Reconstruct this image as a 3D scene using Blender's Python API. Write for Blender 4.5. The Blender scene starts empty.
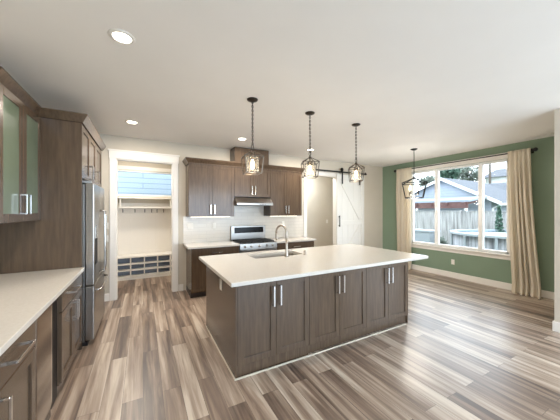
import bpy, bmesh, math, random
from mathutils import Vector, Matrix, noise
random.seed(7)
S = bpy.context.scene
COL = S.collection
PI = math.pi

# ------------------------------------------------------------------ camera, world, exposure
TH = 0.494
cd = bpy.data.cameras.new('camera'); cam = bpy.data.objects.new('camera', cd); COL.objects.link(cam)
cam.location = (0, 0, 1.578); cam.rotation_euler = (PI/2, 0, -TH)
cd.sensor_fit = 'HORIZONTAL'; cd.sensor_width = 36; cd.lens = 254.4/560*36; cd.shift_y = 0.6/560
cd.clip_start = .02; cd.clip_end = 300
S.camera = cam
S.view_settings.view_transform = 'Standard'; S.view_settings.look = 'None'
S.view_settings.gamma = 1; S.view_settings.use_curve_mapping = False
S.view_settings.exposure = 0.6
w = bpy.data.worlds.new('sky'); S.world = w; w.use_nodes = True
bgn = w.node_tree.nodes['Background']; bgn.inputs[0].default_value = (.80, .90, 1, 1); bgn.inputs[1].default_value = 4.1

def area(name, loc, rot, sx, sy, power, color=(1, 1, 1), portal=False, spread=PI):
    l = bpy.data.lights.new(name, 'AREA'); l.shape = 'RECTANGLE'; l.size = sx; l.size_y = sy
    l.energy = power; l.color = color; l.spread = spread
    o = bpy.data.objects.new(name, l); COL.objects.link(o); o.location = loc; o.rotation_euler = rot
    if portal: l.cycles.is_portal = True
    return o
area('dining_window_portal', (6.5, 3.3, 1.65), (0, PI/2, 0), 1.95, 2.3, 1, portal=True)
# added fill lamps standing in for daylight from unseen living room windows (their openings are in wall_front and wall_right)
area('rear_fill_light', (3.0, -2.95, 1.35), (-PI/2, 0, PI), 4.6, 2.2, 64, (.46, .71, 1))
area('side_fill_light', (6.38, -1.0, 1.35), (0, PI/2, 0), 2.2, 2.6, 30, (.66, .82, 1))

# ------------------------------------------------------------------ materials
def srgb(r, g, b):
    f = lambda c: (c/255/12.92 if c/255 <= .04045 else ((c/255+.055)/1.055)**2.4)
    return (f(r), f(g), f(b), 1)
def mat(name, col, rough=.5, metal=0, **kw):
    m = bpy.data.materials.new(name); m.use_nodes = True
    b = m.node_tree.nodes['Principled BSDF']
    b.inputs['Base Color'].default_value = col; b.inputs['Roughness'].default_value = rough
    b.inputs['Metallic'].default_value = metal
    for k, v in kw.items(): b.inputs[k].default_value = v
    return m
def N(m, t): return m.node_tree.nodes.new(t)
def L(m, a, b): m.node_tree.links.new(a, b)
def noisy(name, c1, c2, rough=.5, scale=(1, 1, 1), nscale=5, detail=4, metal=0, bump=0, lo=.3, hi=.7):
    m = mat(name, c1, rough, metal); b = m.node_tree.nodes['Principled BSDF']
    tc = N(m, 'ShaderNodeTexCoord'); mp = N(m, 'ShaderNodeMapping'); mp.inputs['Scale'].default_value = scale
    nz = N(m, 'ShaderNodeTexNoise'); nz.inputs['Scale'].default_value = nscale; nz.inputs['Detail'].default_value = detail
    cr = N(m, 'ShaderNodeValToRGB'); cr.color_ramp.elements[0].color = c1; cr.color_ramp.elements[1].color = c2
    cr.color_ramp.elements[0].position = lo; cr.color_ramp.elements[1].position = hi
    L(m, tc.outputs['Object'], mp.inputs[0]); L(m, mp.outputs[0], nz.inputs['Vector']); L(m, nz.outputs['Fac'], cr.inputs[0])
    L(m, cr.outputs[0], b.inputs['Base Color'])
    if bump:
        bp = N(m, 'ShaderNodeBump'); bp.inputs['Strength'].default_value = bump; bp.inputs['Distance'].default_value = .01
        L(m, nz.outputs['Fac'], bp.inputs['Height']); L(m, bp.outputs[0], b.inputs['Normal'])
    return m
def emis(name, col, s):
    m = mat(name, col); b = m.node_tree.nodes['Principled BSDF']
    b.inputs['Emission Color'].default_value = col; b.inputs['Emission Strength'].default_value = s
    return m
def planks(name):
    m = mat(name, (1, 1, 1, 1), .34, **{'Specular IOR Level': .8}); b = m.node_tree.nodes['Principled BSDF']
    tc = N(m, 'ShaderNodeTexCoord'); sp = N(m, 'ShaderNodeSeparateXYZ'); cb = N(m, 'ShaderNodeCombineXYZ')
    L(m, tc.outputs['Object'], sp.inputs[0]); L(m, sp.outputs['Y'], cb.inputs['X']); L(m, sp.outputs['X'], cb.inputs['Y'])
    br = N(m, 'ShaderNodeTexBrick'); br.offset = .37; br.offset_frequency = 2; br.squash_frequency = 1
    for k, v in (('Scale', 1), ('Mortar Size', .0012), ('Mortar Smooth', .1), ('Bias', 0), ('Brick Width', 1.22), ('Row Height', .15)): br.inputs[k].default_value = v
    br.inputs['Color1'].default_value = (0, 0, 0, 1); br.inputs['Color2'].default_value = (1, 1, 1, 1); br.inputs['Mortar'].default_value = (.0, .0, .0, 1)
    L(m, cb.outputs[0], br.inputs['Vector'])
    # streaks along the plank, shifted per plank
    mx = N(m, 'ShaderNodeVectorMath'); mx.operation = 'MULTIPLY_ADD'; mx.inputs[1].default_value = (.55, 10, 1)
    sc = N(m, 'ShaderNodeVectorMath'); sc.operation = 'SCALE'; sc.inputs['Scale'].default_value = 37
    L(m, br.outputs['Color'], sc.inputs[0]); L(m, cb.outputs[0], mx.inputs[0]); L(m, sc.outputs[0], mx.inputs[2])
    nz = N(m, 'ShaderNodeTexNoise'); nz.inputs['Scale'].default_value = 1.3; nz.inputs['Detail'].default_value = 5; nz.inputs['Roughness'].default_value = .6
    nz.inputs['Distortion'].default_value = .4
    L(m, mx.outputs[0], nz.inputs['Vector'])
    ma = N(m, 'ShaderNodeMath'); ma.operation = 'MULTIPLY_ADD'; ma.inputs[1].default_value = .5
    L(m, br.outputs['Color'], ma.inputs[0])
    mb = N(m, 'ShaderNodeMath'); mb.operation = 'MULTIPLY_ADD'; mb.inputs[1].default_value = 1.9; mb.inputs[2].default_value = -.68
    L(m, nz.outputs['Fac'], mb.inputs[0]); L(m, mb.outputs[0], ma.inputs[2])
    cr = N(m, 'ShaderNodeValToRGB'); e = cr.color_ramp.elements
    e[0].position = .1; e[0].color = srgb(86, 71, 62); e[1].position = .95; e[1].color = srgb(204, 190, 174)
    x = e.new(.4); x.color = srgb(130, 110, 95); x = e.new(.65); x.color = srgb(166, 147, 130)
    L(m, ma.outputs[0], cr.inputs[0])
    mm = N(m, 'ShaderNodeMix'); mm.data_type = 'RGBA'; mm.inputs[7].default_value = srgb(70, 55, 45)
    L(m, br.outputs['Fac'], mm.inputs[0]); L(m, cr.outputs[0], mm.inputs[6]); L(m, mm.outputs[2], b.inputs['Base Color'])
    bp = N(m, 'ShaderNodeBump'); bp.inputs['Strength'].default_value = .06; bp.inputs['Distance'].default_value = .004
    L(m, nz.outputs['Fac'], bp.inputs['Height']); L(m, bp.outputs[0], b.inputs['Normal'])
    return m
def tiles(name, c1, c2, mortar, bw, rh, ms, rough, axes='XZ', off=.5, smooth=.1):
    m = mat(name, c1, rough); b = m.node_tree.nodes['Principled BSDF']
    tc = N(m, 'ShaderNodeTexCoord'); sp = N(m, 'ShaderNodeSeparateXYZ'); cb = N(m, 'ShaderNodeCombineXYZ')
    L(m, tc.outputs['Object'], sp.inputs[0]); L(m, sp.outputs[axes[0]], cb.inputs['X']); L(m, sp.outputs[axes[1]], cb.inputs['Y'])
    br = N(m, 'ShaderNodeTexBrick'); br.offset = off
    for k, v in (('Scale', 1), ('Mortar Size', ms), ('Mortar Smooth', smooth), ('Brick Width', bw), ('Row Height', rh)): br.inputs[k].default_value = v
    br.inputs['Color1'].default_value = c1; br.inputs['Color2'].default_value = c2; br.inputs['Mortar'].default_value = mortar
    L(m, cb.outputs[0], br.inputs['Vector']); L(m, br.outputs['Color'], b.inputs['Base Color'])
    return m
def clear(name, tint, gloss=.12, white=0):
    m = bpy.data.materials.new(name); m.use_nodes = True; nt = m.node_tree; nt.nodes.clear()
    out = N(m, 'ShaderNodeOutputMaterial'); tr = N(m, 'ShaderNodeBsdfTransparent'); tr.inputs[0].default_value = tint
    gl = N(m, 'ShaderNodeBsdfGlossy'); gl.inputs['Roughness'].default_value = .03
    lw = N(m, 'ShaderNodeLayerWeight'); lw.inputs['Blend'].default_value = gloss
    mx = N(m, 'ShaderNodeMixShader'); L(m, lw.outputs['Fresnel'], mx.inputs[0]); L(m, tr.outputs[0], mx.inputs[1]); L(m, gl.outputs[0], mx.inputs[2])
    last = mx.outputs[0]
    if white:
        tl = N(m, 'ShaderNodeBsdfTranslucent'); tl.inputs[0].default_value = (.95, .93, .88, 1)
        m2 = N(m, 'ShaderNodeMixShader'); m2.inputs[0].default_value = white
        L(m, last, m2.inputs[1]); L(m, tl.outputs[0], m2.inputs[2]); last = m2.outputs[0]
    L(m, last, out.inputs[0])
    return m

M = {}
M['wall'] = noisy('warm_white_paint', srgb(205, 196, 180), srgb(209, 200, 185), .7, nscale=3)
M['ceil'] = noisy('ceiling_paint', srgb(236, 233, 228), srgb(239, 236, 231), .8, nscale=2)
M['green'] = noisy('sage_green_paint', srgb(128, 148, 126), srgb(131, 151, 129), .6, nscale=3)
M['trim'] = mat('white_trim', srgb(240, 236, 229), .4)
M['floor'] = planks('vinyl_planks')
M['cab'] = noisy('stained_maple', srgb(80, 65, 52), srgb(96, 79, 63), .22, (14, 14, 1.2), 3, 5)
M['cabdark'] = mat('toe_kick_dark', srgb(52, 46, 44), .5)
M['quartz'] = noisy('white_quartz', srgb(209, 203, 194), srgb(216, 211, 203), .16, nscale=60)
M['tile'] = tiles('white_tile', srgb(226, 220, 210), srgb(220, 213, 202), srgb(200, 194, 184), .3, .075, .002, .2)
M['steel'] = noisy('brushed_steel', srgb(158, 155, 151), srgb(170, 167, 163), .28, (1, 1, 60), 6, 2, metal=1)
M['steel2'] = mat('polished_steel', srgb(205, 203, 200), .14, 1)
M['mirror'] = mat('tinted_mirror_steel', srgb(150, 140, 130), .1, 1)
M['nickel'] = mat('brushed_nickel', srgb(178, 168, 156), .3, 1)
M['black'] = mat('black_metal', srgb(28, 27, 27), .4, .3)
M['bronze'] = mat('dark_bronze', srgb(58, 50, 44), .35, .7)
M['cagemetal'] = mat('aged_nickel', srgb(100, 90, 79), .34, .85)
M['blackglass'] = mat('black_glass', srgb(14, 15, 18), .15, **{'Specular IOR Level': .2})
M['sinksteel'] = mat('satin_steel', srgb(205, 200, 192), .38, 1)
M['iron'] = mat('cast_iron', srgb(30, 30, 30), .6)
M['white'] = mat('white_plastic', srgb(238, 234, 226), .35)
M['doorwhite'] = mat('painted_white_door', srgb(226, 224, 218), .45)
M['vinyl'] = mat('white_vinyl', srgb(240, 240, 238), .4)
M['pane'] = clear('window_glass', (.97, .98, .98, 1), .12)
M['lampglass'] = clear('seeded_glass', (.96, .95, .93, 1), .25, .09)
M['frost'] = noisy('frosted_green_glass', srgb(98, 110, 92), srgb(110, 122, 102), .22, nscale=2)
M['linen'] = noisy('linen_curtain', srgb(242, 232, 214), srgb(246, 238, 222), .85, (40, 40, 8), 4, 3, bump=.1)
_t = N(M['linen'], 'ShaderNodeBsdfTranslucent'); _t.inputs[0].default_value = srgb(245, 238, 224); _x = N(M['linen'], 'ShaderNodeMixShader'); _x.inputs[0].default_value = .5
_o = [n for n in M['linen'].node_tree.nodes if n.type == 'OUTPUT_MATERIAL'][0]
L(M['linen'], M['linen'].node_tree.nodes['Principled BSDF'].outputs[0], _x.inputs[1]); L(M['linen'], _t.outputs[0], _x.inputs[2]); L(M['linen'], _x.outputs[0], _o.inputs[0])
M['grout'] = mat('slate_blue_panel', srgb(128, 140, 158), .6)
M['bulb'] = emis('bulb_glow', (1, .80, .5, 1), 7)
M['lens'] = emis('downlight_lens', (1, .95, .86, 1), 6)
M['led'] = emis('led_strip', (1, .9, .72, 1), 2.2)
M['fence'] = noisy('weathered_fence', srgb(126, 124, 122), srgb(179, 178, 176), .85, (8, 8, .6), 2.0, 5)
M['siding'] = tiles('pale_lap_siding', srgb(146, 154, 166), srgb(143, 152, 163), srgb(105, 114, 127), 40, .17, .008, .7, 'YZ', smooth=1)
M['siding2'] = tiles('pale_lap_siding_near', srgb(146, 158, 168), srgb(144, 156, 166), srgb(79, 94, 109), 40, .16, .012, .7, smooth=1)
M['shingle'] = noisy('grey_shingles', srgb(70, 73, 79), srgb(90, 94, 100), .9, nscale=8)
M['blue'] = mat('blue_grey_paint', srgb(75, 87, 104), .7)
M['lightroof'] = mat('pale_metal_roof', srgb(132, 141, 153), .6)
M['redwood'] = noisy('redwood_stain', srgb(85, 58, 55), srgb(100, 72, 67), .7, nscale=4)
M['poolwall'] = noisy('pool_liner_wall', srgb(92, 95, 100), srgb(154, 156, 159), .6, (9, 9, .5), 2.2, 5)
M['water'] = mat('pool_cover', srgb(158, 178, 193), .55)
M['grass'] = noisy('lawn', srgb(92, 104, 75), srgb(116, 124, 95), .9, nscale=6)
M['bounce'] = noisy('pale_bounce_surface', srgb(170, 168, 163), srgb(179, 177, 173), .8, nscale=4)  # pale so the added outdoor slab reflects daylight into the room
M['leaf'] = noisy('dark_leaf', srgb(57, 85, 70), srgb(79, 105, 89), .7, nscale=9)
M['leaf2'] = noisy('grey_leaf', srgb(89, 100, 89), srgb(117, 126, 114), .7, nscale=9)
M['bark'] = noisy('bark', srgb(75, 67, 60), srgb(92, 82, 73), .9, nscale=9)
M['util'] = mat('grey_plastic', srgb(146, 153, 158), .6)
M['extwhite'] = mat('white_exterior_paint', srgb(205, 207, 208), .5)

# ------------------------------------------------------------------ mesh helpers
class MB:
    def __init__(s): s.bm = bmesh.new()
    def box(s, x0, x1, y0, y1, z0, z1):
        v = [s.bm.verts.new((x, y, z)) for z in (z0, z1) for y in (y0, y1) for x in (x0, x1)]
        for f in ((0, 2, 3, 1), (4, 5, 7, 6), (0, 1, 5, 4), (2, 6, 7, 3), (0, 4, 6, 2), (1, 3, 7, 5)):
            s.bm.faces.new([v[i] for i in f])
        return s
    def tube(s, pts, r, n=8, closed=False):
        pts = [Vector(p) for p in pts]; k = len(pts); rr = r if isinstance(r, (list, tuple)) else [r]*k
        rings = []; up = None
        for i, p in enumerate(pts):
            if closed: d = pts[(i+1) % k]-pts[i-1]
            else: d = (pts[min(i+1, k-1)]-pts[max(i-1, 0)])
            d.normalize()
            if up is None: up = Vector((0, 0, 1)) if abs(d.z) < .9 else Vector((1, 0, 0))
            a = d.cross(up)
            if a.length < 1e-4: a = d.cross(Vector((0, 1, .01)))
            a.normalize(); b = a.cross(d).normalized(); up = b
            rings.append([s.bm.verts.new(p+(a*math.cos(2*PI*j/n+PI/n)+b*math.sin(2*PI*j/n+PI/n))*rr[i]) for j in range(n)])
        for i in range(k if closed else k-1):
            A, B = rings[i], rings[(i+1) % k]
            for j in range(n): s.bm.faces.new((A[j], A[(j+1) % n], B[(j+1) % n], B[j]))
        if not closed: s.bm.faces.new(rings[0][::-1]); s.bm.faces.new(rings[-1])
        return s
    def lathe(s, prof, c=(0, 0, 0), n=24, axis='z', cap=True):
        c = Vector(c); rings = []
        for r, h in prof:
            ring = []
            for j in range(n):
                a = 2*PI*j/n; p = (r*math.cos(a), r*math.sin(a), h)
                if axis == 'y': p = (p[0], h, p[1])
                if axis == 'x': p = (h, p[0], p[1])
                ring.append(s.bm.verts.new(c+Vector(p)))
            rings.append(ring)
        for A, B in zip(rings, rings[1:]):
            for j in range(n): s.bm.faces.new((A[j], A[(j+1) % n], B[(j+1) % n], B[j]))
        if cap and prof[0][0] > 1e-4: s.bm.faces.new(rings[0][::-1])
        if cap and prof[-1][0] > 1e-4: s.bm.faces.new(rings[-1])
        return s
    def prism(s, poly, axis, a, b):
        def P(p, t): return {'x': (t, p[0], p[1]), 'y': (p[0], t, p[1]), 'z': (p[0], p[1], t)}[axis]
        A = [s.bm.verts.new(P(p, a)) for p in poly]; B = [s.bm.verts.new(P(p, b)) for p in poly]
        n = len(poly); s.bm.faces.new(A[::-1]); s.bm.faces.new(B)
        for i in range(n): s.bm.faces.new((A[i], A[(i+1) % n], B[(i+1) % n], B[i]))
        return s
    def sweep(s, path, prof):
        """profile (out, up) swept along an xy path with mitred corners; out = right of travel"""
        n = len(path); rings = []
        for i, p in enumerate(path):
            p = Vector(p); dirs = []
            if i > 0: dirs.append((Vector(path[i])-Vector(path[i-1])).normalized())
            if i < n-1: dirs.append((Vector(path[i+1])-Vector(path[i])).normalized())
            nr = [Vector((d.y, -d.x, 0)) for d in dirs]
            m = sum(nr, Vector()); m.normalize(); sc = 1/max(.2, m.dot(nr[0]))
            rings.append([s.bm.verts.new(p+m*sc*o+Vector((0, 0, u))) for o, u in prof])
        k = len(prof)
        for A, B in zip(rings, rings[1:]):
            for j in range(k): s.bm.faces.new((A[j], A[(j+1) % k], B[(j+1) % k], B[j]))
        s.bm.faces.new(rings[0][::-1]); s.bm.faces.new(rings[-1])
        return s
    def build(s, name, m, parent=None, loc=None, smooth=False, bevel=0, seg=2):
        bmesh.ops.recalc_face_normals(s.bm, faces=s.bm.faces[:])
        if loc is not None: bmesh.ops.translate(s.bm, vec=-Vector(loc), verts=s.bm.verts[:])
        me = bpy.data.meshes.new(name); s.bm.to_mesh(me); s.bm.free()
        me.materials.append(M[m] if isinstance(m, str) else m)
        o = bpy.data.objects.new(name, me); COL.objects.link(o)
        if loc is not None: o.location = loc
        if parent: o.parent = parent
        if smooth: me.polygons.foreach_set('use_smooth', [True]*len(me.polygons))
        if bevel:
            b = o.modifiers.new('bevel', 'BEVEL'); b.width = bevel; b.segments = seg; b.limit_method = 'ANGLE'; b.angle_limit = .7
        return o
def box(*a): return MB().box(*a)
def tag(o, label, cat, group=None):
    o['label'] = label; o['category'] = cat
    if group: o['group'] = group
    return o
def thing(name, label, cat, loc=(0, 0, 0), rz=0, group=None):
    o = bpy.data.objects.new(name, None); COL.objects.link(o); o.location = loc; o.rotation_euler = (0, 0, rz)
    o.empty_display_size = .05
    return tag(o, label, cat, group)
def struct(name, mb, m, bevel=0, parent=None):
    o = mb.build(name, m, parent, bevel=bevel)
    if not parent: o['kind'] = 'structure'
    return o
def dup(o, parent=None):
    c = o.copy(); COL.objects.link(c); c.parent = parent
    for ch in list(o.children): dup(ch, c)
    return c
def place(proto, loc, label, first):
    o = proto if first else dup(proto)
    o.location = loc; o['label'] = label
    return o

# ------------------------------------------------------------------ setting
XL, XR, YB, HC, YF = -1.31, 6.42, 5.335, 2.9, -3.0
struct('floor', box(XL-.1, XR+.1, YF-.1, 7.3, -.1, 0), 'floor')
struct('ceiling', box(XL-.1, XR+.1, YF-.1, 7.3, HC, HC+.1), 'ceil')
struct('wall_left', box(XL-.1, XL, YF, 7.3, 0, HC), 'wall')
# back wall with the mudroom doorway and the barn door opening
DX0, DX1, DH = -.42, .512, 2.5
BX0, BX1, BH = 3.63, 4.60, 2.5
wb = MB()
wb.box(XL, DX0, YB, YB+.12, 0, HC); wb.box(DX0, DX1, YB, YB+.12, DH, HC); wb.box(DX1, BX0, YB, YB+.12, 0, HC)
wb.box(BX0, BX1, YB, YB+.12, BH, HC); wb.box(BX1, XR, YB, YB+.12, 0, HC)
struct('wall_back', wb, 'wall')
# right wall: green dining part with the big window; living part with a window beyond the frame
WY0, WY1, WZ0, WZ1 = 2.30, 4.42, .70, 2.62
wr = MB(); wr.box(XR, XR+.14, 1.1, WY0, 0, HC); wr.box(XR, XR+.14, WY1, YB+.12, 0, HC)
wr.box(XR, XR+.14, WY0, WY1, 0, WZ0); wr.box(XR, XR+.14, WY0, WY1, WZ1, HC)
struct('wall_right', wr, 'green')
wl = MB(); wl.box(XR, XR+.1, YF, 1.1, 0, .1); wl.box(XR, XR+.1, YF, 1.1, 2.45, HC); wl.box(XR, XR+.1, YF, -2.3, .1, 2.45); wl.box(XR, XR+.1, .3, 1.1, .1, 2.45)
struct('wall_living', wl, 'wall')
wf = MB(); wf.box(XL, .6, YF-.1, YF, 0, HC); wf.box(5.4, XR, YF-.1, YF, 0, HC); wf.box(.6, 5.4, YF-.1, YF, 2.45, HC); wf.box(.6, 5.4, YF-.1, YF, 0, .1)
struct('wall_front', wf, 'wall')
struct('wall_stub', box(4.745, XR, 1.10, 1.23, 0, HC), 'wall')
# mudroom and hall shells
MYB = 7.12
mw = MB(); mw.box(XL, -1.0, MYB, MYB+.12, 0, HC); mw.box(1.0, 1.3, MYB, MYB+.12, 0, HC); mw.box(-1.0, 1.0, MYB, MYB+.12, 0, 1.93); mw.box(-1.0, 1.0, MYB, MYB+.12, 2.56, HC)
struct('wall_mudroom_back', mw, 'wall')
struct('wall_mudroom_right', box(1.18, 1.30, YB+.12, MYB, 0, HC), 'wall')
struct('wall_hall_back', box(3.0, XR, 6.7, 6.8, 0, HC), 'wall')
struct('wall_hall_left', box(3.0, 3.1, YB+.12, 6.7, 0, HC), 'wall')
struct('wall_hall_right', box(XR, XR+.1, YB+.12, 6.8, 0, HC), 'wall')
# baseboards
def baseboard(name, *a): struct(name, box(*a), 'trim', .004)
baseboard('baseboard_right', XR-.016, XR, 1.23, YB, 0, .13)
baseboard('baseboard_back', DX1+.10, .70, YB-.016, YB, 0, .13)
baseboard('baseboard_back_left', -.62, DX0-.10, YB-.016, YB, 0, .13)
baseboard('baseboard_back_right', 4.70, XR-.016, YB-.016, YB, 0, .13)
bs = MB(); bs.box(4.729, 4.745, 1.084, 1.246, 0, .13); bs.box(4.745, XR-.016, 1.23, 1.246, 0, .13); bs.box(4.745, XR, 1.084, 1.10, 0, .13)
struct('baseboard_stub', bs, 'trim', .004)
baseboard('baseboard_hall', 3.1, XR, 6.684, 6.7, 0, .13)
# doorway casings
t = MB(); cw = .095
t.box(DX0-cw, DX0, YB-.02, YB, 0, DH); t.box(DX1, DX1+cw, YB-.02, YB, 0, DH)
t.box(DX0-cw-.01, DX1+cw+.01, YB-.024, YB, DH, DH+.13); t.box(DX0-cw-.025, DX1+cw+.025, YB-.034, YB, DH+.13, DH+.155)
t.box(DX0, DX0+.016, YB-.005, YB+.125, 0, DH); t.box(DX1-.016, DX1, YB-.005, YB+.125, 0, DH); t.box(DX0, DX1, YB-.005, YB+.125, DH-.016, DH)
struct('trim_1', t, 'trim', .003)
t = MB()
t.box(BX0-.085, BX0, YB-.018, YB, 0, BH); t.box(BX1, BX1+.085, YB-.018, YB, 0, BH); t.box(BX0-.085, BX1+.085, YB-.018, YB, BH, BH+.085)
t.box(BX0, BX0+.016, YB-.005, YB+.125, 0, BH); t.box(BX1-.016, BX1, YB-.005, YB+.125, 0, BH); t.box(BX0, BX1, YB-.005, YB+.125, BH-.016, BH)
struct('trim_2', t, 'trim', .003)
# the dining window
win = bpy.data.objects.new('window_1', None); COL.objects.link(win); win['kind'] = 'structure'; win.location = (XR, 3.36, WZ0)
def wpart(name, mb, m, bevel=0): return mb.build(name, m, win, loc=None, bevel=bevel)
o = Vector(win.location)
def wb_(x0, x1, y0, y1, z0, z1): return (x0-o.x, x1-o.x, y0-o.y, y1-o.y, z0-o.z, z1-o.z)
f = MB(); fw = .05
f.box(*wb_(XR+.03, XR+.11, WY0, WY0+fw, WZ0, WZ1)); f.box(*wb_(XR+.03, XR+.11, WY1-fw, WY1, WZ0, WZ1))
f.box(*wb_(XR+.03, XR+.11, WY0, WY1, WZ0, WZ0+fw)); f.box(*wb_(XR+.03, XR+.11, WY0, WY1, WZ1-fw, WZ1))
wpart('window_frame', f, 'vinyl', .004)
for y in (2.80, 3.74):
    wpart('mullion', box(*wb_(XR+.02, XR+.11, y-.04, y+.04, WZ0+fw, WZ1-fw)), 'vinyl', .004)
for a, b in ((WY0+fw, 2.76), (2.84, 3.70), (3.78, WY1-fw)):
    wpart('pane', box(*wb_(XR+.066, XR+.070, a, b, WZ0+fw, WZ1-fw)), 'pane')
f = MB(); cw2 = .09
f.box(*wb_(XR-.02, XR, WY0-cw2, WY0, WZ0, WZ1)); f.box(*wb_(XR-.02, XR, WY1, WY1+cw2, WZ0, WZ1)); f.box(*wb_(XR-.024, XR, WY0-cw2-.02, WY1+cw2+.02, WZ1, WZ1+.12))
wpart('casing', f, 'trim', .003)
f = MB(); f.box(*wb_(XR-.06, XR+.03, WY0-cw2-.03, WY1+cw2+.03, WZ0-.03, WZ0)); f.box(*wb_(XR-.018, XR, WY0-cw2, WY1+cw2, WZ0-.11, WZ0-.03))
wpart('window_sill', f, 'trim', .004)
# mudroom window
mwin = bpy.data.objects.new('window_2', None); COL.objects.link(mwin); mwin['kind'] = 'structure'
f = MB()
for a in ((-1.0, -.96, 1.93, 2.56), (.96, 1.0, 1.93, 2.56), (-.96, .96, 1.93, 1.97), (-.96, .96, 2.52, 2.56)): f.box(a[0], a[1], MYB+.02, MYB+.09, a[2], a[3])
f.build('window_frame', 'vinyl', mwin, bevel=.004)
box(-.96, .96, MYB+.05, MYB+.054, 1.97, 2.52).build('pane', 'pane', mwin)
f = MB(); f.box(-1.09, 1.09, MYB-.018, MYB, 2.56, 2.65); f.box(-1.09, -1.0, MYB-.018, MYB, 1.93, 2.56); f.box(1.0, 1.09, MYB-.018, MYB, 1.93, 2.56)
f.build('casing', 'trim', mwin, bevel=.003)

# ------------------------------------------------------------------ cabinet parts (local: x along the front, y=0 carcass front, +y inwards)
def pull(parent, x, z, ln=.19, vert=True, m='steel2', proj=.034, y=-.02):
    b = MB(); h = ln/2; q = .0088 if m == 'steel2' else .0105
    if vert:
        b.box(x-q, x+q, y-proj-.008, y-proj+.002, z-h, z+h)
        for e in (z-h+.006, z+h-.006): b.box(x-q, x+q, y-proj, y, e-.006, e+.006)
    else:
        b.box(x-h, x+h, y-proj-.008, y-proj+.002, z-q, z+q)
        for e in (x-h+.006, x+h-.006): b.box(e-.006, e+.006, y-proj, y, z-q, z+q)
    return b.build('handle', m, parent, bevel=.0015)
def shaker(parent, x0, x1, z0, z1, name='door', rail=.062, t=.02, m='cab', glass=None):
    b = MB(); g = .0018; x0 += g; x1 -= g; z0 += g; z1 -= g
    b.box(x0, x0+rail, -t, -.0005, z0, z1); b.box(x1-rail, x1, -t, -.0005, z0, z1)
    b.box(x0+rail, x1-rail, -t, -.0005, z0, z0+rail); b.box(x0+rail, x1-rail, -t, -.0005, z1-rail, z1)
    if not glass: b.box(x0+rail-.002, x1-rail+.002, -t+.010, -.0005, z0+rail-.002, z1-rail+.002)
    d = b.build(name, m, parent, bevel=.0014)
    if glass: box(x0+rail, x1-rail, -t+.008, -t+.013, z0+rail, z1-rail).build('glass_panel', glass, d)
    return d
def slab(parent, x0, x1, z0, z1, name='drawer', t=.02, m='cab'):
    g = .0018
    return box(x0+g, x1-g, -t, -.0005, z0+g, z1-g).build(name, m, parent, bevel=.0014)
CT, CU = .935, .897          # countertop top and underside
def carcass(parent, w_, d, z0, z1, m='cab'): return box(0, w_, 0, d, z0, z1).build('carcass', m, parent, bevel=.001)
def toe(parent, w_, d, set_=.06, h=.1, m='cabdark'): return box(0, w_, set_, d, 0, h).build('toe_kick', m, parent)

# island ---------------------------------------------------------------------------------
IX0, IX1, IYF, IYB = .76, 3.29, 2.305, 3.535
cx = [IX0+.02, 1.594, 2.455, IX1-.02]
gi = 'double-door cabinets along the island front'
labs = ['grey-brown double-door island cabinet at the near left corner, next to the outlet end panel',
        'grey-brown double-door island cabinet in the middle of the island front',
        'grey-brown double-door island cabinet at the right end, under the counter overhang']
for i in range(3):
    W_ = cx[i+1]-cx[i]
    c = thing('island_cabinet', labs[i], 'cabinet', (cx[i], IYF, 0), 0, gi)
    carcass(c, W_-.001, .60, .1, CU)
    toe(c, W_-.001, .60, .0 if i == 0 else .02, m='cab')
    for k in range(2):
        d = shaker(c, W_*k/2, W_*(k+1)/2, .115, CU-.012)
        pull(d, W_/2+(-.038 if k == 0 else .038), .725, .2)
ep = thing('island_end_panel', 'brown wood panel closing the left end of the island below the white counter', 'panel', (IX0, IYF, 0))
box(0, .019, -.02, IYB-IYF, 0, CU).build('panel', 'cab', ep, bevel=.001)
b = MB(); b.box(-.014, 0, -.034, IYB-IYF, 0, .014); b.build('shoe_molding', 'wall', ep, bevel=.005)
ep2 = thing('island_back_panel', 'brown panel closing the far side of the island, facing the range', 'panel', (IX0+.02, IYB-.02, 0))
box(.0, IX1-IX0-.04, 0, .02, 0, CU).build('panel', 'cab', ep2)
ep3 = thing('island_end_panel', 'brown wood panel closing the right end of the island', 'panel', (IX1-.019, IYF, 0))
box(0, .019, 0, IYB-IYF, 0, CU).build('panel', 'cab', ep3)
b = MB(); b.box(IX0-.014, IX1-.08, IYF-.036, IYF-.0205, 0, .014); sm = b.build('shoe_molding', 'wall', loc=(IX0, IYF-.03, 0), bevel=.005)
tag(sm, 'thin white shoe molding strip on the floor along the island front', 'molding')
# countertop with a sink cut-out
SX0, SX1, SY0, SY1 = 1.33, 2.11, 3.15, 3.49
TX0, TX1, TY0, TY1 = .688, 3.575, 2.185, 3.68
def slab_hole(x0, x1, y0, y1, hx0, hx1, hy0, hy1, z0, z1):
    bm = MB(); B = bm.bm
    O = [(x0, y0), (x1, y0), (x1, y1), (x0, y1)]; H = [(hx0, hy0), (hx1, hy0), (hx1, hy1), (hx0, hy1)]
    V = lambda pts, z: [B.verts.new((p[0], p[1], z)) for p in pts]
    ot, ob, ht, hb = V(O, z1), V(O, z0), V(H, z1), V(H, z0)
    for i in range(4):
        j = (i+1) % 4
        B.faces.new((ot[i], ot[j], ht[j], ht[i])); B.faces.new((ob[i], hb[i], hb[j], ob[j]))
        B.faces.new((ot[i], ob[i], ob[j], ot[j])); B.faces.new((ht[i], ht[j], hb[j], hb[i]))
    return bm
ct = slab_hole(TX0, TX1, TY0, TY1, SX0, SX1, SY0, SY1, CU, CT).build('countertop', 'quartz', loc=(2.1, 2.9, CU), bevel=.004)
tag(ct, 'large white quartz countertop covering the kitchen island', 'countertop')
sk = thing('kitchen_sink', 'undermount steel sink set into the white island counter', 'sink', (1.72, 3.32, CU))
b = MB(); hx, hy, dp, tt = .395, .174, .2, .004
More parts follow.
